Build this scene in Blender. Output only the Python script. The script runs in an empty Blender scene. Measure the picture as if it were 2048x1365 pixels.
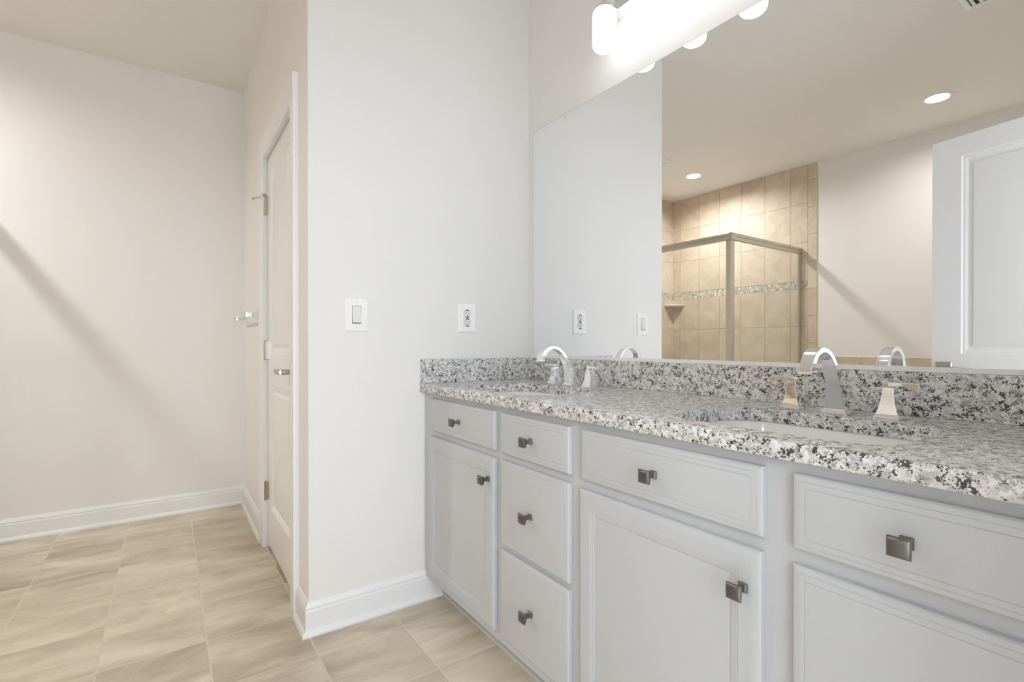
import bpy, bmesh, math, random
from mathutils import Vector, Matrix
random.seed(7)
S = bpy.context.scene
COL = S.collection

# ------------------------------------------------------------------ camera
YAW, PITCH = 0.60704, -0.00452
F = Vector((-math.cos(YAW)*math.cos(PITCH), math.sin(YAW)*math.cos(PITCH), math.sin(PITCH)))
R = Vector((math.sin(YAW), math.cos(YAW), 0))
U = R.cross(F)
cam = bpy.data.cameras.new('camera'); camo = bpy.data.objects.new('camera', cam); COL.objects.link(camo)
M3 = Matrix((R, U, -F)).transposed()
camo.matrix_world = Matrix.Translation((1.9104, -1.4234, 1.065)) @ M3.to_4x4()
cam.sensor_width = 36; cam.lens = 990.9/2048*36; cam.shift_y = 10.2/2048
cam.clip_start = 0.02
S.camera = camo

# ------------------------------------------------------------------ world, light, exposure
W = bpy.data.worlds.new('world'); S.world = W; W.use_nodes = True
W.node_tree.nodes['Background'].inputs[0].default_value = (0.9, 0.95, 1, 1)
W.node_tree.nodes['Background'].inputs[1].default_value = 0.3
S.view_settings.view_transform = 'Standard'; S.view_settings.look = 'None'
S.view_settings.exposure = 1.32; S.view_settings.gamma = 1; S.view_settings.use_curve_mapping = False
S.cycles.max_bounces = 16; S.cycles.diffuse_bounces = 10; S.cycles.glossy_bounces = 8
S.cycles.transparent_max_bounces = 16; S.cycles.sample_clamp_indirect = 6
S.cycles.use_denoising = True

SHADE_E = 1.15       # vanity light glass
CAN_E = 320.0       # recessed lens over the shower
CAN2_E = 125.0      # recessed lens by the entrance
CEIL_FILL_E = 3.0       # added unseen fill lamp under the bedroom ceiling, behind the doorway
DOOR_FILL_E = 24.5        # added cool fill lamp in the bedroom, shining through the doorway
SHADE_C = (0.98, 1.0, 1.02); CAN_C = (1.01, 1.0, 0.98); CEIL_FILL_C = (1, 1, 1); DOOR_FILL_C = (0.90, 1.0, 1.12)

def lamp(name, loc, size, power, rot=(0, 0, 0), color=(1, 1, 1), shape='RECTANGLE', sy=None):
    l = bpy.data.lights.new(name, 'AREA'); l.energy = power; l.shape = shape
    l.size = size; l.size_y = sy or size; l.color = color
    o = bpy.data.objects.new(name, l); o.location = loc; o.rotation_euler = rot; COL.objects.link(o)
    return o
lamp('bedroom_ceiling_fill', (2.75, -1.4, 2.70), 1.0, CEIL_FILL_E, color=CEIL_FILL_C, sy=1.6)  # out of view, added to lift the ambient light
lamp('doorway_fill', (3.44, -1.20, 1.35), 1.9, DOOR_FILL_E, rot=(0, math.pi/2, 0), color=DOOR_FILL_C, sy=2.2)  # added frontal fill for the partition wall; no window stands here

# ------------------------------------------------------------------ key dimensions (metres)
ZC = 2.742          # ceiling
YD = -1.003         # closet wall face
XW = -1.838         # west wall face
YS = -3.52          # south wall face
XE = 1.86           # east wall face (doorway wall behind the camera)

# ------------------------------------------------------------------ materials
def mat(name):
    m = bpy.data.materials.new(name); m.use_nodes = True
    nt = m.node_tree; return m, nt, nt.nodes['Principled BSDF']
def N(nt, t, **kw):
    n = nt.nodes.new(t)
    for k, v in kw.items(): setattr(n, k, v)
    return n
def simple(name, col, rough=0.5, metal=0, spec=0.5, bump=None, coat=0):
    m, nt, b = mat(name)
    b.inputs['Base Color'].default_value = (*col, 1); b.inputs['Roughness'].default_value = rough
    b.inputs['Metallic'].default_value = metal; b.inputs['Specular IOR Level'].default_value = spec
    b.inputs['Coat Weight'].default_value = coat
    if bump:
        sc, st, dist = bump
        tc = N(nt, 'ShaderNodeTexCoord'); no = N(nt, 'ShaderNodeTexNoise'); bu = N(nt, 'ShaderNodeBump')
        no.inputs['Scale'].default_value = sc; no.inputs['Detail'].default_value = 3
        bu.inputs['Strength'].default_value = st; bu.inputs['Distance'].default_value = dist
        nt.links.new(tc.outputs['Object'], no.inputs['Vector']); nt.links.new(no.outputs['Fac'], bu.inputs['Height'])
        nt.links.new(bu.outputs[0], b.inputs['Normal'])
    return m
def math_n(nt, op, a, b=None, c=None):
    n = N(nt, 'ShaderNodeMath', operation=op)
    for i, v in enumerate((a, b, c)):
        if v is None: continue
        if isinstance(v, (int, float)): n.inputs[i].default_value = v
        else: nt.links.new(v, n.inputs[i])
    return n.outputs[0]
def mixc(nt, fac, a, b):
    n = N(nt, 'ShaderNodeMix', data_type='RGBA')
    if isinstance(fac, (int, float)): n.inputs[0].default_value = fac
    else: nt.links.new(fac, n.inputs[0])
    for i, v in ((6, a), (7, b)):
        if isinstance(v, tuple): n.inputs[i].default_value = (*v, 1)
        else: nt.links.new(v, n.inputs[i])
    return n.outputs[2]
def ramp(nt, fac, stops, interp='LINEAR'):
    n = N(nt, 'ShaderNodeValToRGB'); cr = n.color_ramp; cr.interpolation = interp
    while len(cr.elements) < len(stops): cr.elements.new(0.5)
    for e, (p, c) in zip(cr.elements, stops):
        e.position = p; e.color = (*c, 1) if isinstance(c, tuple) else (c, c, c, 1)
    nt.links.new(fac, n.inputs[0]); return n.outputs[0]

def tile_mat(name, axes, origin, size, grout_w, base_lo, base_hi, grout, rough=0.4, stretch=(1, 1, 1), nscale=3.0, bump_d=0.0012, var=0.06):
    """grid of tiles measured in the object's (= world's) own coordinates"""
    m, nt, b = mat(name)
    tc = N(nt, 'ShaderNodeTexCoord'); sp = N(nt, 'ShaderNodeSeparateXYZ'); nt.links.new(tc.outputs['Object'], sp.inputs[0])
    ids = []; masks = []
    for ax, o, s in zip(axes, origin, size):
        u = math_n(nt, 'DIVIDE', math_n(nt, 'SUBTRACT', sp.outputs[ax], o), s)
        fl = math_n(nt, 'FLOOR', u); fr = math_n(nt, 'SUBTRACT', u, fl)
        d = math_n(nt, 'MULTIPLY', math_n(nt, 'MINIMUM', fr, math_n(nt, 'SUBTRACT', 1.0, fr)), s)
        ids.append(fl); masks.append(d)
    dmin = math_n(nt, 'MINIMUM', masks[0], masks[1])
    mr = N(nt, 'ShaderNodeMapRange', interpolation_type='SMOOTHSTEP'); nt.links.new(dmin, mr.inputs[0])
    mr.inputs[1].default_value = grout_w*0.35; mr.inputs[2].default_value = grout_w*0.65
    tilemask = mr.outputs[0]
    cmb = N(nt, 'ShaderNodeCombineXYZ'); nt.links.new(ids[0], cmb.inputs[0]); nt.links.new(ids[1], cmb.inputs[1])
    wn = N(nt, 'ShaderNodeTexWhiteNoise', noise_dimensions='3D'); nt.links.new(cmb.outputs[0], wn.inputs['Vector'])
    vm = N(nt, 'ShaderNodeVectorMath', operation='MULTIPLY'); nt.links.new(tc.outputs['Object'], vm.inputs[0]); vm.inputs[1].default_value = stretch
    off = N(nt, 'ShaderNodeVectorMath', operation='ADD'); nt.links.new(vm.outputs[0], off.inputs[0])
    sc = N(nt, 'ShaderNodeVectorMath', operation='SCALE'); nt.links.new(wn.outputs['Color'], sc.inputs[0]); sc.inputs['Scale'].default_value = 4
    nt.links.new(sc.outputs[0], off.inputs[1])
    no = N(nt, 'ShaderNodeTexNoise'); no.inputs['Scale'].default_value = nscale; no.inputs['Detail'].default_value = 7
    no.inputs['Roughness'].default_value = 0.6; no.inputs['Distortion'].default_value = 0.6
    nt.links.new(off.outputs[0], no.inputs['Vector'])
    fine = N(nt, 'ShaderNodeTexNoise'); fine.inputs['Scale'].default_value = 160; nt.links.new(tc.outputs['Object'], fine.inputs['Vector'])
    f = math_n(nt, 'ADD', no.outputs['Fac'], math_n(nt, 'MULTIPLY', math_n(nt, 'SUBTRACT', fine.outputs['Fac'], 0.5), 0.12))
    f = math_n(nt, 'ADD', f, math_n(nt, 'MULTIPLY', math_n(nt, 'SUBTRACT', wn.outputs['Value'], 0.5), var*2))
    c = ramp(nt, f, [(0.3, base_lo), (0.68, base_hi)])
    nt.links.new(mixc(nt, tilemask, grout, c), b.inputs['Base Color'])
    b.inputs['Roughness'].default_value = rough
    bu = N(nt, 'ShaderNodeBump'); bu.inputs['Distance'].default_value = bump_d; bu.inputs['Strength'].default_value = 0.6
    h = math_n(nt, 'ADD', tilemask, math_n(nt, 'MULTIPLY', no.outputs['Fac'], 0.25))
    nt.links.new(h, bu.inputs['Height']); nt.links.new(bu.outputs[0], b.inputs['Normal'])
    return m

M = {}
M['paint'] = simple('wall_paint', (0.85, 0.845, 0.84), 0.6, bump=(220, 0.12, 0.0006))
M['ceil'] = simple('ceiling_paint', (0.82, 0.81, 0.79), 0.9, bump=(160, 0.25, 0.0010))
M['trim'] = simple('trim_white_paint', (0.86, 0.87, 0.89), 0.35)
M['doorw'] = simple('door_white_paint', (0.88, 0.88, 0.885), 0.28)
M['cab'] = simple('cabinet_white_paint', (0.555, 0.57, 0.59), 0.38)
M['kick'] = simple('toe_kick_white', (0.6, 0.6, 0.6), 0.5)
M['dark'] = simple('dark_gap', (0.03, 0.03, 0.03), 0.8)
M['plastic'] = simple('white_plastic', (0.95, 0.95, 0.95), 0.3)
M['rocker'] = simple('rocker_plastic', (0.84, 0.84, 0.845), 0.25)
M['slot'] = simple('slot_dark', (0.03, 0.03, 0.03), 0.6)
M['chrome'] = simple('chrome', (0.88, 0.88, 0.89), 0.05, 1)
M['nickel'] = simple('satin_nickel', (0.55, 0.52, 0.47), 0.28, 1)
M['alu'] = simple('brushed_nickel_frame', (0.62, 0.575, 0.50), 0.36, 1)
M['pewter'] = simple('pewter_knob', (0.20, 0.195, 0.185), 0.34, 1)
M['brass'] = simple('aged_hinge', (0.42, 0.35, 0.25), 0.3, 1)
M['rubber'] = simple('rubber_tip', (0.75, 0.73, 0.68), 0.6)
M['mirror'] = simple('mirror_silver', (0.93, 0.94, 0.945), 0.0, 1)
M['chan'] = simple('mirror_channel', (0.90, 0.90, 0.91), 0.3, 0.0)
M['edge'] = simple('mirror_backing', (0.10, 0.11, 0.11), 0.4)
M['porc'] = simple('porcelain', (0.86, 0.86, 0.86), 0.12)
M['acr'] = simple('clear_plastic_clip', (0.8, 0.8, 0.8), 0.15)
M['pan'] = simple('shower_pan_acrylic', (0.8, 0.79, 0.77), 0.25)
M['shelf'] = simple('cultured_marble_shelf', (0.74, 0.67, 0.55), 0.25)
M['bull'] = simple('bullnose_tile', (0.73, 0.63, 0.49), 0.35, bump=(60, 0.1, 0.001))

def emis(name, col, strength):
    m, nt, b = mat(name)
    b.inputs['Base Color'].default_value = (0.9, 0.9, 0.9, 1)
    b.inputs['Emission Color'].default_value = (*col, 1); b.inputs['Emission Strength'].default_value = strength
    return m
M['glow'] = emis('opal_glass_lit', SHADE_C, SHADE_E)
M['can'] = emis('recessed_lens_lit', CAN_C, CAN_E)
M['can2'] = emis('recessed_lens_lit', (1.05, 1.0, 0.91), CAN2_E)

def glass():
    m = bpy.data.materials.new('clear_glass'); m.use_nodes = True; nt = m.node_tree; nt.nodes.clear()
    out = N(nt, 'ShaderNodeOutputMaterial'); mx = N(nt, 'ShaderNodeMixShader'); tr = N(nt, 'ShaderNodeBsdfTransparent')
    gl = N(nt, 'ShaderNodeBsdfGlossy'); fr = N(nt, 'ShaderNodeFresnel')
    tr.inputs[0].default_value = (0.965, 0.975, 0.965, 1); gl.inputs['Roughness'].default_value = 0.0
    fr.inputs[0].default_value = 1.45
    geo = N(nt, 'ShaderNodeNewGeometry')
    nt.links.new(math_n(nt, 'MULTIPLY', fr.outputs[0], math_n(nt, 'SUBTRACT', 1.0, geo.outputs['Backfacing'])), mx.inputs[0]); nt.links.new(tr.outputs[0], mx.inputs[1]); nt.links.new(gl.outputs[0], mx.inputs[2])
    nt.links.new(mx.outputs[0], out.inputs[0]); return m
M['glass'] = glass()

def granite():
    m, nt, b = mat('speckled_granite')
    tc = N(nt, 'ShaderNodeTexCoord')
    wob = N(nt, 'ShaderNodeTexNoise'); wob.inputs['Scale'].default_value = 260; wob.inputs['Detail'].default_value = 2
    nt.links.new(tc.outputs['Object'], wob.inputs['Vector'])
    sub = N(nt, 'ShaderNodeVectorMath', operation='SUBTRACT'); nt.links.new(wob.outputs['Color'], sub.inputs[0]); sub.inputs[1].default_value = (.5, .5, .5)
    sc = N(nt, 'ShaderNodeVectorMath', operation='SCALE'); nt.links.new(sub.outputs[0], sc.inputs[0]); sc.inputs['Scale'].default_value = 0.007
    add = N(nt, 'ShaderNodeVectorMath', operation='ADD'); nt.links.new(tc.outputs['Object'], add.inputs[0]); nt.links.new(sc.outputs[0], add.inputs[1])
    def vor(scale):
        v = N(nt, 'ShaderNodeTexVoronoi'); v.inputs['Scale'].default_value = scale; nt.links.new(add.outputs[0], v.inputs['Vector'])
        q = N(nt, 'ShaderNodeSeparateColor'); nt.links.new(v.outputs['Color'], q.inputs[0]); return q.outputs[0]
    def noi(scale, det):
        v = N(nt, 'ShaderNodeTexNoise'); v.inputs['Scale'].default_value = scale; v.inputs['Detail'].default_value = det; nt.links.new(tc.outputs['Object'], v.inputs['Vector']); return v.outputs['Fac']
    grain, big, cl, cl2 = vor(360), vor(130), noi(75, 3), noi(60, 4)
    base = ramp(nt, big, [(0.0, (0.58, 0.58, 0.58)), (0.25, (0.74, 0.74, 0.735)), (0.55, (0.86, 0.86, 0.855)), (0.85, (0.66, 0.655, 0.645))], 'CONSTANT')
    t1 = math_n(nt, 'ADD', grain, math_n(nt, 'MULTIPLY', math_n(nt, 'SUBTRACT', cl, 0.5), 3.2))
    dark = ramp(nt, t1, [(0.0, 1.0), (0.13, 1.0), (0.15, 0.0)])
    t2 = math_n(nt, 'ADD', math_n(nt, 'MULTIPLY', grain, 0.6), math_n(nt, 'MULTIPLY', math_n(nt, 'SUBTRACT', cl2, 0.42), 2.4))
    mid = ramp(nt, t2, [(0.0, 0.85), (0.22, 0.75), (0.34, 0.0)])
    c = mixc(nt, mid, base, (0.29, 0.29, 0.29))
    c = mixc(nt, dark, c, (0.05, 0.048, 0.047))
    nt.links.new(c, b.inputs['Base Color']); b.inputs['Roughness'].default_value = 0.26
    b.inputs['Specular IOR Level'].default_value = 0.9
    b.inputs['Coat Weight'].default_value = 0.0
    return m
M['granite'] = granite()

M['floor'] = tile_mat('floor_tile', (0, 1), (0.139, -0.697), (0.3055, 0.307), 0.006, (0.42, 0.345, 0.25), (0.745, 0.665, 0.545), (0.67, 0.59, 0.475), rough=0.38, stretch=(2.6, 0.9, 1), nscale=2.6, var=0.03)
TG = dict(base_lo=(0.55, 0.455, 0.35), base_hi=(0.71, 0.615, 0.495), grout=(0.36, 0.29, 0.21), rough=0.5, nscale=6, bump_d=0.0008)
M['tile_s_up'] = tile_mat('shower_tile', (0, 2), (-0.478, 1.657), (0.2505, 0.364), 0.0045, **TG)
M['tile_s_lo'] = tile_mat('shower_tile', (0, 2), (-0.478, 1.584), (0.2505, 0.354), 0.0045, **TG)
M['tile_w_up'] = tile_mat('shower_tile', (1, 2), (YS, 1.657), (0.2505, 0.364), 0.0045, **TG)
M['tile_w_lo'] = tile_mat('shower_tile', (1, 2), (YS, 1.584), (0.2505, 0.354), 0.0045, **TG)
M['tile_edge'] = tile_mat('shower_tile', (0, 2), (-0.325, 1.584), (0.3, 0.2535), 0.0045, **TG)
M['tile_tub'] = tile_mat('tub_surround_tile', (0, 2), (0.116, 0.951), (0.2505, 0.2535), 0.0045, **TG)

def mosaic():
    m, nt, b = mat('glass_mosaic')
    tc = N(nt, 'ShaderNodeTexCoord'); sp = N(nt, 'ShaderNodeSeparateXYZ'); nt.links.new(tc.outputs['Object'], sp.inputs[0])
    hx = math_n(nt, 'ADD', sp.outputs[0], sp.outputs[1])
    v = math_n(nt, 'DIVIDE', math_n(nt, 'SUBTRACT', sp.outputs[2], 1.584), 0.0243); vf = math_n(nt, 'FLOOR', v); vr = math_n(nt, 'SUBTRACT', v, vf)
    u = math_n(nt, 'ADD', math_n(nt, 'DIVIDE', hx, 0.013), math_n(nt, 'MULTIPLY', vf, 0.5)); uf = math_n(nt, 'FLOOR', u); ur = math_n(nt, 'SUBTRACT', u, uf)
    cm = N(nt, 'ShaderNodeCombineXYZ'); nt.links.new(uf, cm.inputs[0]); nt.links.new(vf, cm.inputs[1])
    wn = N(nt, 'ShaderNodeTexWhiteNoise', noise_dimensions='3D'); nt.links.new(cm.outputs[0], wn.inputs['Vector'])
    c = ramp(nt, wn.outputs['Value'], [(0, (0.36, 0.37, 0.33)), (0.25, (0.52, 0.50, 0.42)), (0.5, (0.75, 0.74, 0.66)), (0.72, (0.45, 0.46, 0.42)), (0.88, (0.62, 0.52, 0.38))], 'CONSTANT')
    g = math_n(nt, 'MULTIPLY', math_n(nt, 'GREATER_THAN', ur, 0.14), math_n(nt, 'GREATER_THAN', vr, 0.08))
    nt.links.new(mixc(nt, g, (0.55, 0.47, 0.36), c), b.inputs['Base Color']); b.inputs['Roughness'].default_value = 0.12
    return m
M['mosaic'] = mosaic()

# ------------------------------------------------------------------ mesh helpers
def finish(name, bm, material, parent=None, smooth=None, bevel=None, seg=2):
    bmesh.ops.recalc_face_normals(bm, faces=bm.faces[:])
    me = bpy.data.meshes.new(name); bm.to_mesh(me); bm.free()
    me.materials.append(material)
    o = bpy.data.objects.new(name, me); COL.objects.link(o)
    if parent:
        o.parent = parent
        o.matrix_parent_inverse = parent.matrix_world.inverted() if False else Matrix.Identity(4)
    if bevel:
        md = o.modifiers.new('bevel', 'BEVEL'); md.width = bevel; md.segments = seg; md.limit_method = 'ANGLE'; md.angle_limit = math.radians(35)
        md.harden_normals = True
    if smooth is not None or bevel:
        me.shade_smooth()
        try: me.set_sharp_from_angle(angle=math.radians(smooth or 35))
        except Exception: pass
    return o
def box(bm, x0, x1, y0, y1, z0, z1):
    v = [bm.verts.new((x, y, z)) for x in (x0, x1) for y in (y0, y1) for z in (z0, z1)]
    for f in ((0, 1, 3, 2), (4, 6, 7, 5), (0, 4, 5, 1), (2, 3, 7, 6), (0, 2, 6, 4), (1, 5, 7, 3)):
        bm.faces.new([v[i] for i in f])
def loft(bm, loops, cap0=True, cap1=True, closed=True):
    L = [[bm.verts.new(p) for p in lp] for lp in loops]
    n = len(L[0])
    for a, b in zip(L, L[1:]):
        for i in range(n if closed else n-1):
            bm.faces.new((a[i], a[(i+1) % n], b[(i+1) % n], b[i]))
    if cap0: bm.faces.new(L[0][::-1])
    if cap1: bm.faces.new(L[-1])
    return L
def circle(c, r, axis, n=24):
    out = []
    for i in range(n):
        a = 2*math.pi*i/n; u, v = r*math.cos(a), r*math.sin(a)
        if axis == 'z': out.append((c[0]+u, c[1]+v, c[2]))
        elif axis == 'y': out.append((c[0]+u, c[1], c[2]+v))
        else: out.append((c[0], c[1]+u, c[2]+v))
    return out
def lathe(bm, c, prof, n=32, axis='z'):
    """prof: (radius, offset along axis); r=0 at the ends closes"""
    loops = []
    for r, h in prof:
        cc = (c[0], c[1], c[2]+h) if axis == 'z' else (c[0], c[1]+h, c[2]) if axis == 'y' else (c[0]+h, c[1], c[2])
        loops.append(circle(cc, max(r, 0.0004), axis, n))
    loft(bm, loops)
def sq(cx, cy, z, hx, hy, ch=0.0):
    """rectangle loop in plan with chamfered corners"""
    if ch <= 0: return [(cx-hx, cy-hy, z), (cx+hx, cy-hy, z), (cx+hx, cy+hy, z), (cx-hx, cy+hy, z)]
    return [(cx-hx+ch, cy-hy, z), (cx+hx-ch, cy-hy, z), (cx+hx, cy-hy+ch, z), (cx+hx, cy+hy-ch, z),
            (cx+hx-ch, cy+hy, z), (cx-hx+ch, cy+hy, z), (cx-hx, cy+hy-ch, z), (cx-hx, cy-hy+ch, z)]
def sweep(bm, path, prof):
    """profile (d from the wall to the LEFT of travel, z) swept with mitred corners"""
    loops = []
    for i, p in enumerate(path):
        p = Vector(p)
        d1 = (p-Vector(path[i-1])).normalized() if i > 0 else None
        d2 = (Vector(path[i+1])-p).normalized() if i < len(path)-1 else None
        n1 = Vector((-d1.y, d1.x)) if d1 else None; n2 = Vector((-d2.y, d2.x)) if d2 else None
        if n1 is None: mv = n2
        elif n2 is None: mv = n1
        else: mv = (n1+n2); mv = mv/(mv.dot(n1))
        loops.append([(p.x+mv.x*d, p.y+mv.y*d, z) for d, z in prof])
    loft(bm, loops)
def ringed(bm, x0, x1, z0, z1, yb, rings, sgn=-1):
    """slab front with concentric mouldings; rings: (inset, height off yb); faces -y when sgn=-1"""
    loops = []
    for ins, h in rings:
        a, b, c, d = x0+ins, x1-ins, z0+ins, z1-ins
        y = yb+sgn*h
        loops.append([(a, y, c), (b, y, c), (b, y, d), (a, y, d)])
    loft(bm, loops)
def bridge(bm, A, B):
    n = len(A)
    for i in range(n): bm.faces.new((A[i], A[(i+1) % n], B[(i+1) % n], B[i]))

def thing(name, label, cat, loc=(0, 0, 0), rz=0, group=None, kind=None):
    o = bpy.data.objects.new(name, None); COL.objects.link(o); o.empty_display_size = 0.05
    o.location = loc; o.rotation_euler = (0, 0, rz)
    if label: o['label'] = label
    if cat: o['category'] = cat
    if group: o['group'] = group
    if kind: o['kind'] = kind
    return o
def tag(o, label, cat, group=None):
    o['label'] = label; o['category'] = cat
    if group: o['group'] = group
    return o
def struct(name, bm, m, **kw):
    o = finish(name, bm, m, **kw); o['kind'] = 'structure'; return o
def B(*boxes):
    bm = bmesh.new()
    for b in boxes: box(bm, *b)
    return bm
def copy_tree(o, parent=None):
    c = o.copy(); COL.objects.link(c); c.parent = parent
    for ch in list(o.children): copy_tree(ch, c)
    return c

# ------------------------------------------------------------------ the room
XO = 3.5
struct('floor', B((XW-0.12, XO, YS-0.12, 0.12, -0.1, 0.0)), M['floor'])
CANS = [(-1.125, -2.905), (0.785, -2.900)]
def ring_pts(c, r, z, n=32): return [(c[0]+r*math.cos(2*math.pi*i/n), c[1]+r*math.sin(2*math.pi*i/n), z) for i in range(n)]
bm = bmesh.new()
outer = lambda z: [(XW-0.12, YS-0.12, z), (XO, YS-0.12, z), (XO, 0.12, z), (XW-0.12, 0.12, z)]
def fill_holes(bm, outer, holes):
    loops = []; edges = []
    for lp in [outer]+holes:
        vs = [bm.verts.new(p) for p in lp]
        for i in range(len(vs)): edges.append(bm.edges.new((vs[i], vs[(i+1) % len(vs)])))
        loops.append(vs)
    bmesh.ops.triangle_fill(bm, edges=edges, use_beauty=True, use_dissolve=False)
    return loops
La = fill_holes(bm, outer(ZC), [ring_pts(c_, 0.066, ZC) for c_ in CANS])
Lb = fill_holes(bm, outer(ZC+0.1), [ring_pts(c_, 0.066, ZC+0.1) for c_ in CANS])
for a_, b_ in zip(La, Lb): bridge(bm, a_, b_)
struct('ceiling', bm, M['ceil'])
struct('wall_north', B((-0.11, XO, 0.0, 0.12, 0, ZC)), M['paint'])
struct('wall_south', B((XW-0.12, XO, YS-0.12, YS, 0, ZC)), M['paint'])
struct('wall_west', B((XW-0.12, XW, YS, YD+0.11, 0, ZC)), M['paint'])
bm = bmesh.new()
c = 0.006   # rounded drywall corner
loops = []
for z in (0, ZC):
    lp = [(0, 0, z)] + [(-c+c*math.cos(a), YD+c+c*math.sin(a), z) for a in [-i*math.pi/12 for i in range(0, 7)]] + [(-0.11, YD, z), (-0.11, 0, z)]
    loops.append(lp)
loft(bm, loops)
struct('wall_partition', bm, M['paint'], smooth=20)
# closet wall with its door opening
OX0, OX1, OZ = -0.955, -0.243, 2.035
struct('wall_closet', B((XW, OX0-0.018, YD, YD+0.11, 0, ZC), (OX1+0.018, -0.11, YD, YD+0.11, 0, ZC), (OX0-0.018, OX1+0.018, YD, YD+0.11, OZ+0.018, ZC)), M['paint'])
# east wall: the camera stands in this doorway
DY0, DY1 = -1.52, -0.72
struct('wall_east', B((XE, XE+0.12, YS, DY0, 0, ZC), (XE, XE+0.12, DY1, 0, 0, ZC), (XE, XE+0.12, DY0, DY1, 2.05, ZC)), M['paint'])
struct('wall_bedroom', B((XO, XO+0.1, YS-0.12, 0.12, 0, ZC)), M['paint'])

# baseboards with shoe moulding
BB = [(0, 0), (0.027, 0), (0.027, 0.008), (0.022, 0.017), (0.0145, 0.021), (0.0140, 0.088), (0.0115, 0.094), (0.0125, 0.101), (0.009, 0.110), (0.004, 0.119), (0, 0.119)]
bm = bmesh.new(); sweep(bm, [(0, -0.47), (0, YD), (-0.153, YD)], BB)
struct('baseboard_partition', bm, M['trim'], smooth=15)
bm = bmesh.new(); sweep(bm, [(OX0-0.091, YD), (XW, YD), (XW, -2.30)], BB)
struct('baseboard_west', bm, M['trim'], smooth=15)
bm = bmesh.new(); sweep(bm, [(XE, DY1+0.06), (XE, -0.58)], BB)
struct('baseboard_east', bm, M['trim'], smooth=15)

# closet door jamb and casing
J = bmesh.new()
box(J, OX0-0.018, OX0, YD+0.0005, YD+0.11, 0, OZ+0.018)
box(J, OX1, OX1+0.018, YD+0.0005, YD+0.11, 0, OZ+0.018)
box(J, OX0, OX1, YD+0.0005, YD+0.11, OZ, OZ+0.018)
struct('trim_1', J, M['trim'])
# casing profile: (distance from the opening, proud of wall)
CP = [(-0.004, 0.0), (-0.004, 0.014), (0.0, 0.0165), (0.030, 0.0175), (0.034, 0.0150), (0.040, 0.0165), (0.070, 0.0195), (0.082, 0.0215), (0.089, 0.0215), (0.089, 0.0)]
def casing(x0, x1, zt, yw, sgn=-1):
    bm = bmesh.new(); loops = []
    for st in range(4):
        lp = []
        for d, h in CP:
            y = yw+sgn*h
            lp.append([(x0-d, y, 0), (x0-d, y, zt+d), (x1+d, y, zt+d), (x1+d, y, 0)][st])
        loops.append(lp)
    loft(bm, loops); return bm
struct('trim_2', casing(OX0, OX1, OZ, YD), M['trim'], smooth=25)
# doorway lining in the east wall
struct('trim_3', B((XE-0.0005, XE+0.1205, DY0, DY0+0.018, 0, 2.05), (XE-0.0005, XE+0.1205, DY1-0.018, DY1, 0, 2.05), (XE-0.0005, XE+0.1205, DY0+0.018, DY1-0.018, 2.032, 2.05)), M['trim'])

# ------------------------------------------------------------------ doors
PR = [(0.0, 0.0), (0.006, 0.004), (0.014, 0.0045), (0.024, 0.009), (0.034, 0.0095), (0.046, 0.0030), (0.050, 0.0025)]
def door_leaf(w, h, t, panels):
    """leaf x 0..w, front y=0 (faces -y), back y=t, sunk mouldings on both faces"""
    bm = bmesh.new()
    outs = []
    for y, s in ((0.0, 1), (t, -1)):
        outer = [(0, y, 0), (w, y, 0), (w, y, h), (0, y, h)]
        holes = [[(a, y, c), (b, y, c), (b, y, d), (a, y, d)] for a, b, c, d in panels]
        L = fill_holes(bm, outer, holes)
        outs.append(L[0])
        for (a, b, c_, d), vs in zip(panels, L[1:]):
            prev = vs
            for ins, dep in PR[1:]:
                yy = y+s*dep
                cur = [bm.verts.new(p) for p in ((a+ins, yy, c_+ins), (b-ins, yy, c_+ins), (b-ins, yy, d-ins), (a+ins, yy, d-ins))]
                bridge(bm, prev, cur); prev = cur
            bm.faces.new(prev)
    bridge(bm, outs[0], outs[1])
    return bm
def lever_set(parent, x, z, t, direction, m, reach=0.0):
    """square rose, neck and flat lever on both faces of a leaf; lever points to -x when direction=-1"""
    bm = bmesh.new()
    for y, s in ((0.0, -1), (t, 1)):
        loft(bm, [[(x+a*0.0325, y, z+b*0.0325) for a, b in ((-1, -1), (1, -1), (1, 1), (-1, 1))],
                  [(x+a*0.0325, y+s*0.006, z+b*0.0325) for a, b in ((-1, -1), (1, -1), (1, 1), (-1, 1))],
                  [(x+a*0.0285, y+s*0.010, z+b*0.0285) for a, b in ((-1, -1), (1, -1), (1, 1), (-1, 1))]])
    o = finish('door_handle', bm, m, parent)
    bm = bmesh.new()
    for y, s in ((0.0, -1), (t, 1)):
        lathe(bm, (x, y, z), [(0.0115, s*0.009), (0.0115, s*(0.05-reach)), (0.0115, s*(0.062-reach))], 20, 'y')
        loops = []
        for dx, hh, yo in ((-0.013, 0.0105, 0.052), (0.01, 0.0115, 0.054), (0.06, 0.0105, 0.056), (0.112, 0.0085, 0.052), (0.116, 0.0065, 0.051)):
            X = x+direction*dx; yo -= reach
            loops.append([(X, y+s*(yo-0.006), z-hh), (X, y+s*(yo+0.006), z-hh), (X, y+s*(yo+0.006), z+hh), (X, y+s*(yo-0.006), z+hh)])
        loft(bm, loops)
    finish('lever', bm, m, o, bevel=0.002)
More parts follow.
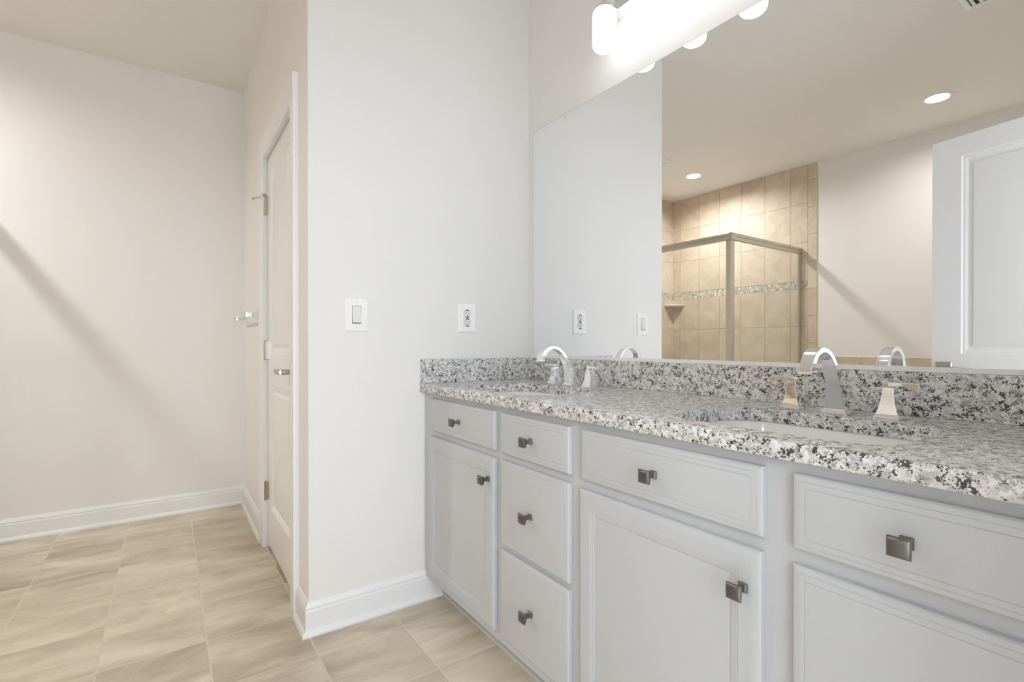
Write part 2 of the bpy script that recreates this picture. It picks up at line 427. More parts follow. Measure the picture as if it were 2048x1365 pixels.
def hinge(parent, x, y, z, m, leafdir=1, stop=False):
    bm = bmesh.new()
    for k in range(5):
        lathe(bm, (x, y, z-0.045+k*0.018), [(0.0058, 0.0004), (0.0065, 0.0012), (0.0065, 0.0168), (0.0058, 0.0176)], 16)
    lathe(bm, (x, y, z+0.045), [(0.004, 0), (0.006, 0.001), (0.006, 0.004), (0.003, 0.007)], 16)
    lathe(bm, (x, y, z-0.045), [(0.003, -0.006), (0.006, -0.003), (0.006, -0.001), (0.004, 0)], 16)
    box(bm, x+leafdir*0.003, x+leafdir*0.005, y, y+0.022, z-0.045, z+0.045)
    h = finish('hinge', bm, m, parent, smooth=30)
    if stop:
        bm = bmesh.new()
        lathe(bm, (x, y, z+0.045), [(0.009, 0.0), (0.010, 0.001), (0.010, 0.008), (0.009, 0.009)], 18)
        lathe(bm, (x, y, z+0.054), [(0.005, 0), (0.0065, 0.002), (0.0065, 0.008), (0.003, 0.011)], 16)
        # threaded arm reaching off the barrel away from the door
        for dx, dy, L, rr in ((-0.86, -0.5, 0.085, 0.003), (0.9, -0.42, 0.03, 0.003)):
            n = Vector((dx, dy, 0)).normalized(); t2 = Vector((-n.y, n.x, 0)); zc = z+0.049
            def ring(d, r): return [tuple(Vector((x, y, zc))+n*d+t2*(r*math.cos(a))+Vector((0, 0, r*math.sin(a)))) for a in [i*math.pi/6 for i in range(12)]]
            loft(bm, [ring(0.005, 0.0065), ring(0.020, 0.0065), ring(0.021, rr), ring(L, rr), ring(L+0.001, 0.0055), ring(L+0.009, 0.005)] if L > 0.05 else [ring(0.005, rr), ring(L, rr), ring(L+0.001, 0.006), ring(L+0.008, 0.0055)])
        finish('door_stop', bm, m, h, smooth=30)
    return h

PAN = lambda w, a, b: [(a, w-b, 0.215, 0.860), (a, w-b, 1.010, 1.945)]
# closed closet door
d1 = thing('door_1', None, None, (OX0+0.003, YD+0.012, 0.012), kind='structure')
wd = OX1-OX0-0.006
finish('door_leaf', door_leaf(wd, OZ-0.016, 0.035, [(0.088, 0.545, 0.205, 0.845), (0.088, 0.545, 1.005, 1.928)]), M['doorw'], d1, smooth=12)
lever_set(d1, wd-0.078, 0.935, 0.035, -1, M['nickel'])
hinge(d1, -0.001, -0.0155, 1.775, M['nickel'], 1, True)
hinge(d1, -0.001, -0.0155, 1.020, M['nickel'], 1)
hinge(d1, -0.001, -0.0155, 0.285, M['brass'], 1)
# entry door swung open into the room; hinged at the doorway
hx, hy = 1.842, -1.500
fx, fy = 1.096, -1.640
ang = math.atan2(fy-hy, fx-hx)          # from the hinge to the free edge
d2 = thing('door_2', None, None, (fx, fy, 0.012), ang+math.pi, kind='structure')
# local x runs from the free edge to the hinge; local +y faces the mirror, so the leaf lies at y -0.035..0
w2 = math.hypot(fx-hx, fy-hy)
lf = finish('door_leaf', door_leaf(w2, 2.02, 0.035, [(0.114, w2-0.114, 0.205, 0.845), (0.114, w2-0.114, 1.005, 1.928)]), M['doorw'], d2, smooth=12)
lf.location = (0, -0.035, 0)
lever_set(d2, 0.052, 0.935, 0.035, 1, M['nickel'], 0.016)
for ch in [c_ for c_ in d2.children if c_.name.startswith('door_handle')]: ch.location = (0, -0.035, 0)
for zz in (1.775, 1.02, 0.285): hinge(d2, w2+0.004, 0.004, zz, M['nickel'], -1)

# ------------------------------------------------------------------ shower: tiled walls (part of the room)
SX, SY = -0.39, -2.362      # outer corner of the enclosure
TP = 0.009
struct('wall_tile_1', B((XW, -0.325, YS, YS+TP, 1.657, ZC-0.001)), M['tile_s_up'])
struct('wall_tile_2', B((XW, -0.325, YS, YS+TP, 0.0, 1.584)), M['tile_s_lo'])
struct('wall_tile_3', B((XW, XW+TP, YS+TP, SY-0.02+0.08, 1.657, ZC-0.001)), M['tile_w_up'])
struct('wall_tile_4', B((XW, XW+TP, YS+TP, SY-0.02+0.08, 0.0, 1.584)), M['tile_w_lo'])
struct('wall_tile_5', B((XW, -0.325, YS, YS+TP-0.001, 1.584, 1.657), (XW, XW+TP-0.001, YS+TP, SY+0.06, 1.584, 1.657)), M['mosaic'])
struct('wall_tile_6', B((-0.325, -0.243, YS, YS+TP, 0.0, ZC-0.001)), M['tile_edge'], bevel=0.004)
struct('wall_tile_7', B((-0.243, XE-0.001, YS, YS+TP, 0.0, 0.944)), M['tile_tub'])
struct('trim_4', B((-0.243, XE-0.001, YS, YS+TP+0.001, 0.944, 0.953)), M['bull'], bevel=0.003)

# shower base
sb = thing('shower_tray', 'white acrylic shower base with raised curb under the framed glass enclosure', 'shower tray', ((XW+SX)/2, (YS+SY)/2, 0))
def rel(o, bm):   # move geometry to parent's local space
    bmesh.ops.translate(bm, verts=bm.verts[:], vec=-Vector(o.location)); return bm
x0s, y0s = XW+TP+0.001, YS+TP+0.001
finish('curb', rel(sb, B((x0s, SX+0.03, SY-0.055, SY+0.035, 0, 0.10), (SX-0.055, SX+0.03, y0s, SY-0.055, 0, 0.10))), M['pan'], sb, bevel=0.012)
finish('floor_pan', rel(sb, B((x0s, SX-0.055, y0s, SY-0.055, 0, 0.04))), M['pan'], sb, bevel=0.004)
bm = bmesh.new(); lathe(bm, (-1.1, -2.95, 0.04), [(0.045, 0), (0.045, 0.003), (0.04, 0.004)], 24)
finish('drain', rel(sb, bm), M['chrome'], sb, smooth=30)

# shower enclosure
se = thing('shower_enclosure', 'brushed-nickel framed clear glass shower enclosure standing in the tiled corner', 'shower enclosure', (SX, SY, 0.10))
HT, HB = 1.972, 1.915
def bar_y(bm, y0, y1, x, z0, z1, d=0.034):   # ribbed rail running in y
    prof = [(-d/2, z0), (d/2, z0), (d/2, z0+0.012), (d/2-0.006, z0+0.016), (d/2-0.006, z0+0.03), (d/2, z0+0.034), (d/2, z1-0.006), (d/2-0.005, z1), (-d/2+0.005, z1), (-d/2, z1-0.006), (-d/2, z0+0.034), (-d/2+0.006, z0+0.03), (-d/2+0.006, z0+0.016), (-d/2, z0+0.012)]
    loft(bm, [[(x+a, y, z) for a, z in prof] for y in (y0, y1)])
def bar_x(bm, x0, x1, y, z0, z1, d=0.034):
    prof = [(-d/2, z0), (d/2, z0), (d/2, z0+0.012), (d/2-0.006, z0+0.016), (d/2-0.006, z0+0.03), (d/2, z0+0.034), (d/2, z1-0.006), (d/2-0.005, z1), (-d/2+0.005, z1), (-d/2, z1-0.006), (-d/2, z0+0.034), (-d/2+0.006, z0+0.03), (-d/2+0.006, z0+0.016), (-d/2, z0+0.012)]
    loft(bm, [[(x, y+a, z) for a, z in prof] for x in (x0, x1)])
yb_ = YS+TP+0.001; xb_ = XW+TP+0.001
bm = bmesh.new(); bar_x(bm, xb_, SX-0.017, SY, HB, HT); finish('header_rail', rel(se, bm), M['alu'], se)
bm = bmesh.new(); bar_y(bm, yb_, SY+0.017, SX, HB, HT); finish('header_rail', rel(se, bm), M['alu'], se)
finish('corner_post', rel(se, B((SX-0.016, SX+0.006, SY-0.006, SY+0.016, 0.10, HB), (SX-0.040, SX-0.016, SY-0.006, SY+0.012, 0.10, HB), (SX-0.012, SX+0.006, SY-0.040, SY-0.006, 0.10, HB))), M['alu'], se, bevel=0.003)
finish('wall_jamb', rel(se, B((SX-0.012, SX+0.012, yb_, yb_+0.022, 0.10, HB), (SX-0.007, SX+0.007, yb_+0.022, yb_+0.034, 0.10, HB))), M['alu'], se, bevel=0.002)
finish('wall_jamb', rel(se, B((xb_, xb_+0.022, SY-0.012, SY+0.012, 0.10, HB))), M['alu'], se, bevel=0.002)
finish('bottom_rail', rel(se, B((xb_+0.022, SX-0.040, SY-0.014, SY+0.012, 0.10, 0.128))), M['alu'], se, bevel=0.003)
finish('bottom_rail', rel(se, B((SX-0.014, SX+0.012, yb_+0.034, SY-0.040, 0.10, 0.128))), M['alu'], se, bevel=0.003)
finish('return_panel', rel(se, B((SX-0.003, SX+0.003, yb_+0.034, SY-0.040, 0.128, HB))), M['glass'], se)
finish('fixed_panel', rel(se, B((SX-0.72, SX-0.040, SY-0.003, SY+0.003, 0.128, HB))), M['glass'], se)
dp = finish('door_panel', rel(se, B((xb_+0.03, SX-0.745, SY-0.003, SY+0.003, 0.14, HB-0.005))), M['glass'], se)
finish('door_stile', rel(se, B((SX-0.745, SX-0.72, SY-0.01, SY+0.01, 0.128, HB))), M['alu'], dp, bevel=0.002)
bm = bmesh.new()
for zz in (0.95, 1.15): lathe(bm, (SX-0.80, SY, zz), [(0.008, 0.003), (0.008, 0.045)], 14, 'y')
lathe(bm, (SX-0.80, SY+0.045, 0.92), [(0.008, 0), (0.009, 0.003), (0.009, 0.257), (0.008, 0.26)], 16)
finish('pull_handle', rel(se, bm), M['alu'], dp, smooth=30)

# corner shelf in the shower
bm = bmesh.new()
loops = []
for z, k in ((1.500, 0.150), (1.506, 0.164), (1.519, 0.168), (1.523, 0.165)):
    x_, y_ = XW+TP, YS+TP
    lp = [(x_, y_, z)]
    for i in range(9):
        t_ = i/8*math.pi/2
        r_ = k*(1-0.18*math.sin(2*t_))
        lp.append((x_+r_*math.cos(t_), y_+r_*math.sin(t_), z))
    loops.append(lp)
loft(bm, loops)
o = finish('corner_shelf', bm, M['shelf'], smooth=30)
tag(o, 'cream corner shelf fixed in the shower corner just below the mosaic band', 'shelf')

# ------------------------------------------------------------------ vanity cabinet
VX1 = 1.845; YF = -0.541; YK = -0.462; ZB = 0.098; ZT = 0.868
vc = thing('vanity_cabinet', 'long white double-sink bathroom vanity cabinet with drawers and doors', 'vanity cabinet', (VX1/2, -0.27, 0))
cab = finish('cabinet_body', rel(vc, B((0.001, 0.019, YF+0.02, -0.002, ZB, ZT), (VX1-0.018, VX1, YF+0.02, -0.002, ZB, ZT), (0.019, VX1-0.018, YF+0.02, -0.002, ZB, ZB+0.016), (0.019, VX1-0.018, -0.01, -0.002, ZB+0.016, ZT))), M['cab'], vc)
finish('face_frame', rel(vc, B((0.001, VX1, YF, YF+0.02, ZB, ZT))), M['cab'], vc, bevel=0.0015)
finish('toe_kick', rel(vc, B((0.001, VX1, YK, YK+0.016, 0.0, ZB), (0.001, VX1, YK-0.009, YK, 0.0, 0.012))), M['kick'], vc)
DR = [(0.0, 0.0005), (0.0, 0.0110), (0.0025, 0.0140), (0.0085, 0.0160), (0.0104, 0.0163), (0.0110, 0.0157), (0.0116, 0.0166), (0.0206, 0.0176), (0.0213, 0.0169), (0.0220, 0.0180), (0.0240, 0.0184)]
DO = [(0.0, 0.0005), (0.0, 0.0120), (0.0030, 0.0155), (0.0100, 0.0178), (0.0160, 0.0186), (0.0166, 0.0181), (0.0172, 0.0186), (0.0405, 0.0186), (0.0411, 0.0178), (0.0460, 0.0174), (0.0466, 0.0166), (0.0515, 0.0162), (0.0521, 0.0154), (0.0568, 0.0148), (0.0574, 0.0120), (0.0582, 0.0134), (0.0600, 0.0136)]
def knob(parent, x, z):
    bm = bmesh.new(); y0 = YF-0.019
    def s(h, y): return [(x-h, y, z-h), (x+h, y, z-h), (x+h, y, z+h), (x-h, y, z+h)]
    loft(bm, [s(0.0085, y0), s(0.0085, y0-0.0035), s(0.0055, y0-0.006), s(0.0050, y0-0.018), s(0.009, y0-0.023)])
    k = finish('knob', rel(vc, bm), M['pewter'], parent, bevel=0.0006)
    bm = bmesh.new()
    loft(bm, [s(0.009, y0-0.0225), s(0.0135, y0-0.0285), s(0.0142, y0-0.0300), s(0.0142, y0-0.0335), s(0.0110, y0-0.0368), s(0.0075, y0-0.0380), s(0.003, y0-0.0385)])
    finish('knob_face', rel(vc, bm), M['pewter'], k, smooth=30)
def front(name, x0, x1, z0, z1, rings, kx, kz):
    bm = bmesh.new(); ringed(bm, x0, x1, z0, z1, YF, rings)
    o = finish(name, rel(vc, bm), M['cab'], vc, smooth=18)
    knob(o, kx, kz); return o
ZR0, ZR1 = 0.719, 0.846
front('drawer', 0.082, 0.559, ZR0, ZR1, DR, 0.328, 0.782)
front('door', 0.070, 0.556, 0.133, 0.694, DO, 0.531, 0.622)
front('drawer', 0.594, 0.922, ZR0, ZR1, DR, 0.762, 0.782)
front('drawer', 0.594, 0.922, 0.429, 0.696, DR, 0.760, 0.562)
front('drawer', 0.594, 0.922, 0.133, 0.411, DR, 0.762, 0.278)
front('drawer', 0.970, 1.441, ZR0, ZR1, DR, 1.205, 0.782)
front('door', 0.965, 1.439, 0.133, 0.693, DO, 1.409, 0.620)
front('drawer', 1.493, 1.812, ZR0, ZR1, DR, 1.653, 0.782)
front('drawer', 1.493, 1.812, 0.133, 0.692, DR, 1.653, 0.412)

# ------------------------------------------------------------------ countertop, backsplash
def rrect(cx, cy, hx, hy, z, r, n=8):
    pts = []
    for (sx, sy, a0) in ((1, 1, 0), (-1, 1, 90), (-1, -1, 180), (1, -1, 270)):
        for i in range(n+1):
            a = math.radians(a0+90*i/n)
            pts.append((cx+sx*(hx-r)+r*math.cos(a), cy+sy*(hy-r)+r*math.sin(a), z))
    return pts
SINKS = [(0.442, -0.335), (1.390, -0.335)]
HX, HY, RR = 0.222, 0.160, 0.085
CT0, CT1 = 0.868, 0.900
ct = thing('countertop', 'speckled grey, white and black granite countertop with two sink cutouts', 'countertop', (VX1/2, -0.28, CT0))
bm = bmesh.new()
XR = VX1+0.008
def outline(z, ins):
    return [(0.001, -0.0005, z), (0.001, -0.566+ins, z), (XR-ins, -0.566+ins, z), (XR-ins, -0.0005, z)]
ov = []
lev = [(CT0, 0.0015), (CT0+0.002, 0.0), (CT1-0.004, 0.0), (CT1-0.0012, 0.0012), (CT1, 0.004)]
hol = [[rrect(cx, cy, HX, HY, z, RR) for cx, cy in SINKS] for z in (CT0, CT1)]
Lb = fill_holes(bm, outline(CT0, 0.0015), hol[0])
Lt = fill_holes(bm, outline(CT1, 0.004), hol[1])
prev = Lb[0]
for z, ins in lev[1:-1]:
    cur = [bm.verts.new(p) for p in outline(z, ins)]; bridge(bm, prev, cur); prev = cur
bridge(bm, prev, Lt[0])
for a, b in zip(Lb[1:], Lt[1:]): bridge(bm, a, b)
finish('granite_slab', rel(ct, bm), M['granite'], ct, smooth=40)
tag(finish('backsplash', B((0.0212, XR, -0.020, -0.0005, CT1+0.0002, 1.000)), M['granite'], bevel=0.001),
    'long low granite backsplash running under the mirror', 'backsplash')
tag(finish('side_splash', B((0.001, 0.021, -0.562, -0.0005, CT1+0.0002, 1.000)), M['granite'], bevel=0.001),
    'short granite splash on the countertop end, against the switch and outlet wall', 'backsplash')

# sinks
def make_sink(label):
    t = thing('sink', label, 'sink', (0, 0, 0), group=None)
    bm = bmesh.new(); loops = []
    z = CT0-0.0008
    for hx_, hy_, zz, r_ in ((HX+0.020, HY+0.018, z-0.008, RR+0.01), (HX+0.020, HY+0.018, z, RR+0.01), (HX+0.004, HY+0.004, z, RR), (HX-0.002, HY-0.002, z-0.010, RR), (HX-0.014, HY-0.012, z-0.06, RR-0.005),
                             (HX-0.035, HY-0.03, z-0.105, RR-0.01), (HX-0.08, HY-0.07, z-0.130, RR-0.02), (0.03, 0.03, z-0.138, 0.0299), (0.021, 0.021, z-0.140, 0.0209)):
        loops.append(rrect(0, 0, hx_, hy_, zz, min(r_, hy_-0.0001)))
    loft(bm, loops, cap0=False, cap1=False)
    # underside shell
    loops = []
    for hx_, hy_, zz, r_ in ((HX+0.020, HY+0.018, z-0.008, RR+0.01), (HX+0.006, HY+0.006, z-0.012, RR), (HX-0.004, HY-0.002, z-0.07, RR), (HX-0.03, HY-0.025, z-0.118, RR), (HX-0.075, HY-0.065, z-0.143, RR-0.02), (0.021, 0.021, z-0.152, 0.0209)):
        loops.append(rrect(0, 0, hx_, hy_, zz, min(r_, hy_-0.0001)))
    loft(bm, loops, cap0=False, cap1=False)
    bmesh.ops.remove_doubles(bm, verts=bm.verts[:], dist=0.00005)
    finish('basin', bm, M['porc'], t, smooth=45)
    bm = bmesh.new(); lathe(bm, (0, 0, z-0.150), [(0.018, 0), (0.021, 0.010), (0.025, 0.0125), (0.022, 0.014), (0.014, 0.0135), (0.012, 0.017), (0.006, 0.019)], 28)
    finish('drain', bm, M['chrome'], t, smooth=35)
    return t
s1 = make_sink('white undermount porcelain sink under the countertop beside the switch wall')
s1.location = (SINKS[0][0], SINKS[0][1], 0)
s2 = copy_tree(s1); s2.location = (SINKS[1][0], SINKS[1][1], 0)
s2['label'] = 'white undermount porcelain sink with the larger visible basin, in front of the nearer faucet'

# ------------------------------------------------------------------ faucets (origin on the counter at the spout base)
def loftq(bm, stations):
    """stations: list of 4-corner loops"""
    loft(bm, stations)
def make_faucet(label):
    t = thing('faucet', label, 'faucet', (0, 0, CT1))
    # spout: square foot then a tapering, arching ribbon
    bm = bmesh.new()
    loft(bm, [sq(0, 0, 0, 0.0275, 0.0270), sq(0, 0, 0.005, 0.0275, 0.0270), sq(0, 0, 0.009, 0.0245, 0.0240), sq(0, 0, 0.0125, 0.0235, 0.0235)])
    sp = finish('spout_base', bm, M['chrome'], t, bevel=0.0008)
    # (y outer, z outer, y inner, z inner, half width): outer = back/top side
    prof = [(0.0215, 0.010, -0.0225, 0.010, 0.0225), (0.0155, 0.022, -0.0235, 0.022, 0.0200), (0.007, 0.040, -0.0262, 0.040, 0.0175), (-0.003, 0.060, -0.0300, 0.060, 0.0158), (-0.013, 0.080, -0.0350, 0.079, 0.0148),
            (-0.025, 0.1010, -0.0425, 0.0985, 0.0142), (-0.037, 0.119, -0.0505, 0.114, 0.0138), (-0.052, 0.136, -0.0620, 0.1285, 0.0136), (-0.070, 0.1490, -0.0770, 0.1395, 0.0135), (-0.090, 0.1560, -0.0935, 0.1450, 0.0134),
            (-0.110, 0.1570, -0.1085, 0.1445, 0.0134), (-0.128, 0.1525, -0.1225, 0.1395, 0.0134), (-0.143, 0.1430, -0.1330, 0.1315, 0.0134), (-0.154, 0.130, -0.1395, 0.122, 0.0134), (-0.161, 0.115, -0.1425, 0.112, 0.0134), (-0.164, 0.104, -0.1435, 0.104, 0.0134)]
    bm = bmesh.new(); loops = []
    for yo, zo, yi, zi, hw in prof:
        e = 0.0012
        loops.append([(-hw, yo, zo), (-hw, yi, zi), (hw, yi, zi), (hw, yo, zo)])
    loft(bm, loops)
    s_ = finish('spout', bm, M['chrome'], t, bevel=0.0014, smooth=40)
    bm = bmesh.new(); loft(bm, [[(-0.0146, -0.1655, 0.1045), (0.0146, -0.1655, 0.1045), (0.0146, -0.1420, 0.1045), (-0.0146, -0.1420, 0.1045)],
                                [(-0.0146, -0.1660, 0.0985), (0.0146, -0.1660, 0.0985), (0.0146, -0.1420, 0.0985), (-0.0146, -0.1420, 0.0985)]])
    finish('spout_tip', bm, M['chrome'], s_, bevel=0.001)
    for sx in (-1, 1):
        cx = sx*0.102
        bm = bmesh.new()
        loft(bm, [sq(cx, 0, 0, 0.0245, 0.0235), sq(cx, 0, 0.005, 0.0245, 0.0235), sq(cx, 0, 0.009, 0.0215, 0.0205), sq(cx, 0, 0.012, 0.0205, 0.020),
                  sq(cx, 0, 0.022, 0.0172, 0.0172), sq(cx, 0, 0.036, 0.0142, 0.0145), sq(cx, 0, 0.052, 0.0120, 0.0125), sq(cx, 0, 0.066, 0.0108, 0.0115), sq(cx, 0, 0.070, 0.0095, 0.0105)])
        hb = finish('handle_base', bm, M['chrome'], t, bevel=0.0009)
        bm = bmesh.new(); loops = []
        for d, zc, hh, hw in ((-0.0100, 0.0730, 0.0035, 0.0110), (-0.004, 0.0752, 0.0055, 0.0118), (0.006, 0.0762, 0.0055, 0.0112), (0.018, 0.0765, 0.0040, 0.0098), (0.032, 0.0765, 0.0042, 0.0098), (0.046, 0.0755, 0.0058, 0.0108), (0.0555, 0.0745, 0.0072, 0.0118)):
            X = cx+sx*d
            loops.append([(X, -hw, zc-hh), (X, hw, zc-hh), (X, hw, zc+hh), (X, -hw, zc+hh)])
        loft(bm, loops)
        finish('lever', bm, M['chrome'], hb, bevel=0.0014, smooth=40)
    return t
FY = -0.120
f1 = make_faucet('chrome arched spout faucet with two lever handles, at the far sink by the switch wall')
f1.location = (0.445, FY, CT1)
f2 = copy_tree(f1); f2.location = (1.388, FY, CT1)
f2['label'] = 'chrome arched faucet with two lever handles, at the nearer sink left of the reflected door'
for o_ in (f1, f2): o_['group'] = 'widespread chrome faucets on the countertop'
for o_ in (s1, s2): o_['group'] = 'undermount sinks in the countertop'

# ------------------------------------------------------------------ mirror
wm = thing('wall_mirror', 'large frameless wall mirror above the granite backsplash reflecting the shower', 'mirror', (0.94, 0, 1.0))
MX0, MX1, MZ0, MZ1 = 0.046, 1.830, 1.006, 2.060
finish('mirror_glass', rel(wm, B((MX0, MX1, -0.0065, -0.0042, MZ0, MZ1))), M['mirror'], wm)
finish('mirror_backing', rel(wm, B((MX0-0.0024, MX1+0.0024, -0.0042, -0.0005, MZ0, MZ1+0.0022))), M['edge'], wm)
finish('bottom_channel', rel(wm, B((MX0-0.001, MX1+0.001, -0.0100, -0.0070, 1.0005, 1.0125), (MX0-0.001, MX1+0.001, -0.0070, -0.0003, 1.0005, 1.0050))), M['chan'], wm)
for x_ in (0.274, 1.60):
    finish('mirror_clip', rel(wm, B((x_-0.009, x_+0.009, -0.0095, -0.0068, 2.045, 2.066), (x_-0.009, x_+0.009, -0.0068, -0.0002, 2.0625, 2.075))), M['acr'], wm, bevel=0.001)

# ------------------------------------------------------------------ vanity light
vl = thing('vanity_light', 'chrome bar vanity light with glowing white cylinder glass shades above the mirror', 'vanity light', (0.945, 0, 2.30))
bm = bmesh.new()
prof = [(0.0, 2.300), (-0.046, 2.300), (-0.052, 2.306), (-0.030, 2.372), (0.0, 2.376)]
loft(bm, [[(x_, y_-0.0003, z_) for y_, z_ in prof] for x_ in (0.590, 1.300)])
finish('back_bar', rel(vl, bm), M['chrome'], vl, bevel=0.0015)
SHX = [0.614+0.2095*k for k in range(4)]
for x_, SHY in zip(SHX, (-0.112, -0.134, -0.150, -0.134)):
    bm = bmesh.new()
    lathe(bm, (x_, -0.040, 2.310), [(0.0065, 0), (0.0065, SHY+0.040)], 14, 'y')
    lathe(bm, (x_, SHY, 2.284), [(0.030, 0), (0.031, 0.004), (0.026, 0.010), (0.011, 0.014), (0.0105, 0.030), (0.008, 0.034)], 24)
    finish('arm', rel(vl, bm), M['chrome'], vl, smooth=35)
    bm = bmesh.new()
    pr = []
    for a in range(0, 7):
        t_ = a/6*math.pi/2; pr.append((0.0435-0.022+0.022*math.sin(t_), 0.022-0.022*math.cos(t_)))
    for a in range(0, 7):
        t_ = a/6*math.pi/2; pr.append((0.0435-0.022+0.022*math.cos(t_), 0.150-0.022+0.022*math.sin(t_)))
    pr = [(0.0, 0.0)]+pr+[(0.0, 0.150)]
    lathe(bm, (x_, SHY, 2.136), pr, 40)
    finish('glass_shade', rel(vl, bm), M['glow'], vl, smooth=60)

# ------------------------------------------------------------------ wall devices (plate faces +x on wall x=0)
def plate(bm, y0, y1, z0, z1, t=0.0065, b=0.0035):
    loft(bm, [[(0.0003, y0, z0), (0.0003, y1, z0), (0.0003, y1, z1), (0.0003, y0, z1)], [(0.003, y0, z0), (0.003, y1, z0), (0.003, y1, z1), (0.003, y0, z1)],
              [(t, y0+b, z0+b), (t, y1-b, z0+b), (t, y1-b, z1-b), (t, y0+b, z1-b)]])
def screw(bm, y, z): lathe(bm, (0.0062, y, z), [(0.0032, 0), (0.0034, 0.0006), (0.0024, 0.0014)], 14, 'x')
sy_, sz_ = -0.8275, 1.177
ls = thing('light_switch', 'white rocker light switch plate on the wall near the outside corner', 'light switch', (0, sy_, sz_))
bm = bmesh.new(); plate(bm, sy_-0.046, sy_+0.046, sz_-0.064, sz_+0.064); finish('switch_plate', rel(ls, bm), M['plastic'], ls, bevel=0.001)
finish('rocker_frame', rel(ls, B((0.0063, 0.0069, sy_-0.0175, sy_+0.0175, sz_-0.034, sz_+0.034))), M['slot'], ls)
bm = bmesh.new()
ys0, ys1 = sy_-0.0165, sy_+0.0165
loft(bm, [[(0.0066, y_, sz_-0.032), (0.0135, y_, sz_-0.0300), (0.0088, y_, sz_+0.002), (0.0078, y_, sz_+0.033), (0.0066, y_, sz_+0.033)] for y_ in (ys0, ys1)])
finish('rocker', rel(ls, bm), M['rocker'], ls, bevel=0.0005)
for dz in (0.0485, -0.0485):
    bm = bmesh.new(); screw(bm, sy_, sz_+dz); finish('screw', rel(ls, bm), M['rocker'], ls, smooth=30)
oy, oz = -0.3405, 1.178
ol = thing('power_outlet', 'white duplex electrical outlet on the wall above the side splash', 'outlet', (0, oy, oz))
bm = bmesh.new(); plate(bm, oy-0.045, oy+0.045, oz-0.064, oz+0.064, 0.0075, 0.006); finish('outlet_plate', rel(ol, bm), M['plastic'], ol, bevel=0.001)
for dz in (0.0195, -0.0195):
    bm = bmesh.new(); loops = []
    for k, X in ((1.0, 0.0070), (1.0, 0.0092), (0.94, 0.0098)):
        lp = []
        for i in range(28):
            a = 2*math.pi*i/28; r_ = 0.0172
            lp.append((X, oy+k*r_*math.cos(a), oz+dz+k*max(-0.0135, min(0.0135, r_*math.sin(a)))))
        loops.append(lp)
    loft(bm, loops)
    rc = finish('receptacle', rel(ol, bm), M['rocker'], ol, smooth=30)
    bm = B((0.0096, 0.0101, oy-0.0075, oy-0.0055, oz+dz+0.0005, oz+dz+0.0085), (0.0096, 0.0101, oy+0.0055, oy+0.0075, oz+dz+0.0005, oz+dz+0.0075))
    lathe(bm, (0.0094, oy, oz+dz-0.0065), [(0.0028, 0), (0.0028, 0.0008)], 14, 'x')
    finish('slot', rel(ol, bm), M['slot'], rc)
    bm = bmesh.new()   # thin shadow gap round the receptacle
    lathe(bm, (0.0068, oy, oz+dz), [(0.0183, 0), (0.0183, 0.0009)], 28, 'x')
    finish('gap_ring', rel(ol, bm), M['slot'], rc, smooth=30)
bm = bmesh.new(); screw(bm, oy, oz); finish('screw', rel(ol, bm), M['rocker'], ol, smooth=30)

# ------------------------------------------------------------------ towel bar on the closet wall
tb = thing('towel_bar', 'short chrome towel bar with flared square posts left of the closed door', 'towel bar', (-1.43, YD, 1.228))
for x_ in (-1.190, -1.690):
    bm = bmesh.new()
    def s(h, y): return [(x_-h, y, 1.228-h), (x_+h, y, 1.228-h), (x_+h, y, 1.228+h), (x_-h, y, 1.228+h)]
    loft(bm, [s(0.0240, YD-0.0004), s(0.0240, YD-0.004), s(0.0215, YD-0.0055), s(0.0205, YD-0.010), s(0.0140, YD-0.024), s(0.0100, YD-0.036), s(0.0090, YD-0.048)])
    p = finish('post', rel(tb, bm), M['chrome'], tb, bevel=0.0008)
    bm = bmesh.new(); loft(bm, [s(0.0105, YD-0.048), s(0.0120, YD-0.050), s(0.0120, YD-0.070), s(0.0105, YD-0.073)])
    finish('post_cap', rel(tb, bm), M['chrome'], p, bevel=0.0008)
finish('bar', rel(tb, B((-1.680, -1.200, YD-0.066, YD-0.054, 1.222, 1.234))), M['chrome'], tb, bevel=0.001)

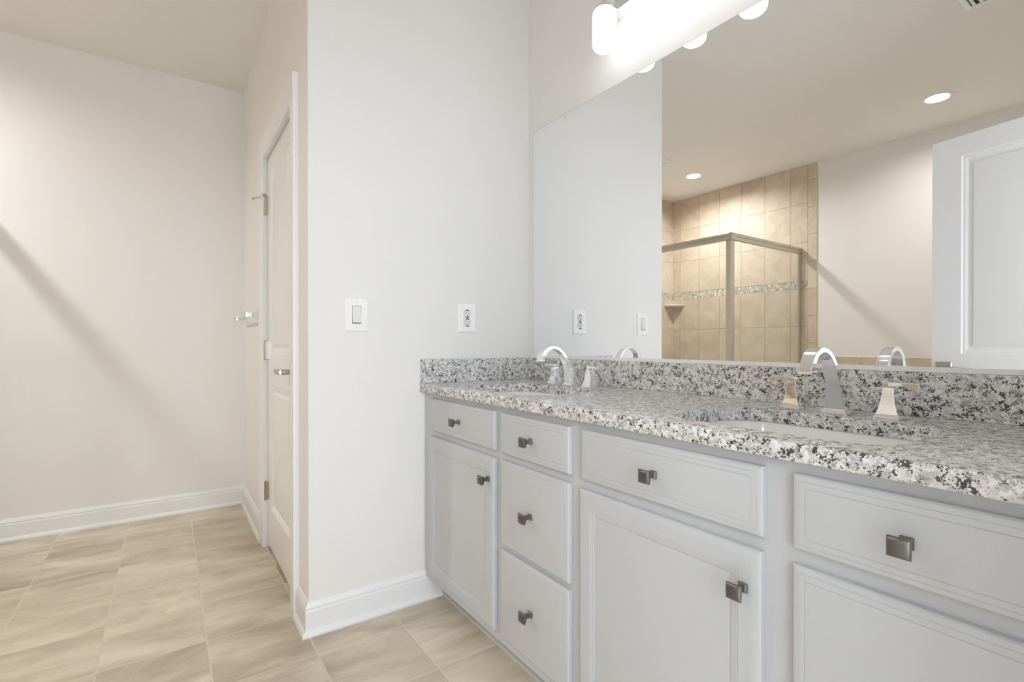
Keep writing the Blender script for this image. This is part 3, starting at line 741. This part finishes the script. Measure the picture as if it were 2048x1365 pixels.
# ------------------------------------------------------------------ ceiling fittings
def make_can(label, loc, lens):
    t = thing('recessed_light', label, 'recessed light', loc)
    bm = bmesh.new()
    loft(bm, [circle((0, 0, -0.0003), 0.088, 'z', 40), circle((0, 0, -0.004), 0.086, 'z', 40), circle((0, 0, -0.006), 0.078, 'z', 40), circle((0, 0, -0.004), 0.066, 'z', 40), circle((0, 0, 0.0), 0.0635, 'z', 40), circle((0, 0, 0.050), 0.0615, 'z', 40), circle((0, 0, 0.052), 0.0635, 'z', 40), circle((0, 0, 0.001), 0.0652, 'z', 40)], False, False)
    finish('trim_ring', bm, M['trim'], t, smooth=40)
    bm = bmesh.new(); lathe(bm, (0, 0, 0.0170), [(0.0, 0.0), (0.056, 0.0), (0.0612, 0.0015), (0.0612, 0.0045), (0.0, 0.0046)], 40)
    finish('lens', bm, lens, t, smooth=30)
    return t
c1 = make_can('glowing round recessed ceiling light over the shower', (-1.125, -2.905, ZC), M['can'])
c2 = make_can('glowing round recessed ceiling light outside the shower, above the open door', (0.785, -2.900, ZC), M['can2'])
for o_ in (c1, c2): o_['group'] = 'recessed ceiling lights'

ef = thing('exhaust_fan', 'white square ceiling exhaust fan grille just outside the shower', 'exhaust fan', (-1.12, -2.25, ZC))
bm = bmesh.new()
loft(bm, [sq(0, 0, -0.0003, 0.14, 0.14), sq(0, 0, -0.010, 0.14, 0.14), sq(0, 0, -0.020, 0.125, 0.125)])
finish('grille', bm, M['trim'], ef, bevel=0.003)
finish('slats', B(*[(-0.1, 0.1, y_-0.004, y_+0.004, -0.0215, -0.0195) for y_ in [-0.09+0.02*i for i in range(10)]]), M['kick'], ef)

rg = thing('ceiling_register', 'white louvred supply air register in the ceiling, at the top right of the mirror', 'air vent', (1.31, -1.81, ZC))
hx_, hy_ = 0.150, 0.080
bm = bmesh.new()
loft(bm, [[(a*(hx_-i), b*(hy_-i), z) for a, b in ((-1, -1), (1, -1), (1, 1), (-1, 1))] for i, z in ((0, -0.0003), (0, -0.004), (0.004, -0.008), (0.024, -0.008), (0.026, -0.0003))], False, False)
finish('frame', bm, M['trim'], rg)
finish('duct', B((-hx_+0.026, hx_-0.026, -hy_+0.026, hy_-0.026, -0.0012, -0.0003)), M['slot'], rg)
bm = bmesh.new()
for i in range(9):
    x_ = -0.112+0.028*i
    loft(bm, [[(x_-0.008, y_, -0.0015), (x_+0.006, y_, -0.0085), (x_+0.008, y_, -0.0078), (x_-0.006, y_, -0.0008)] for y_ in (-hy_+0.025, hy_-0.025)])
finish('louvres', bm, M['trim'], rg)
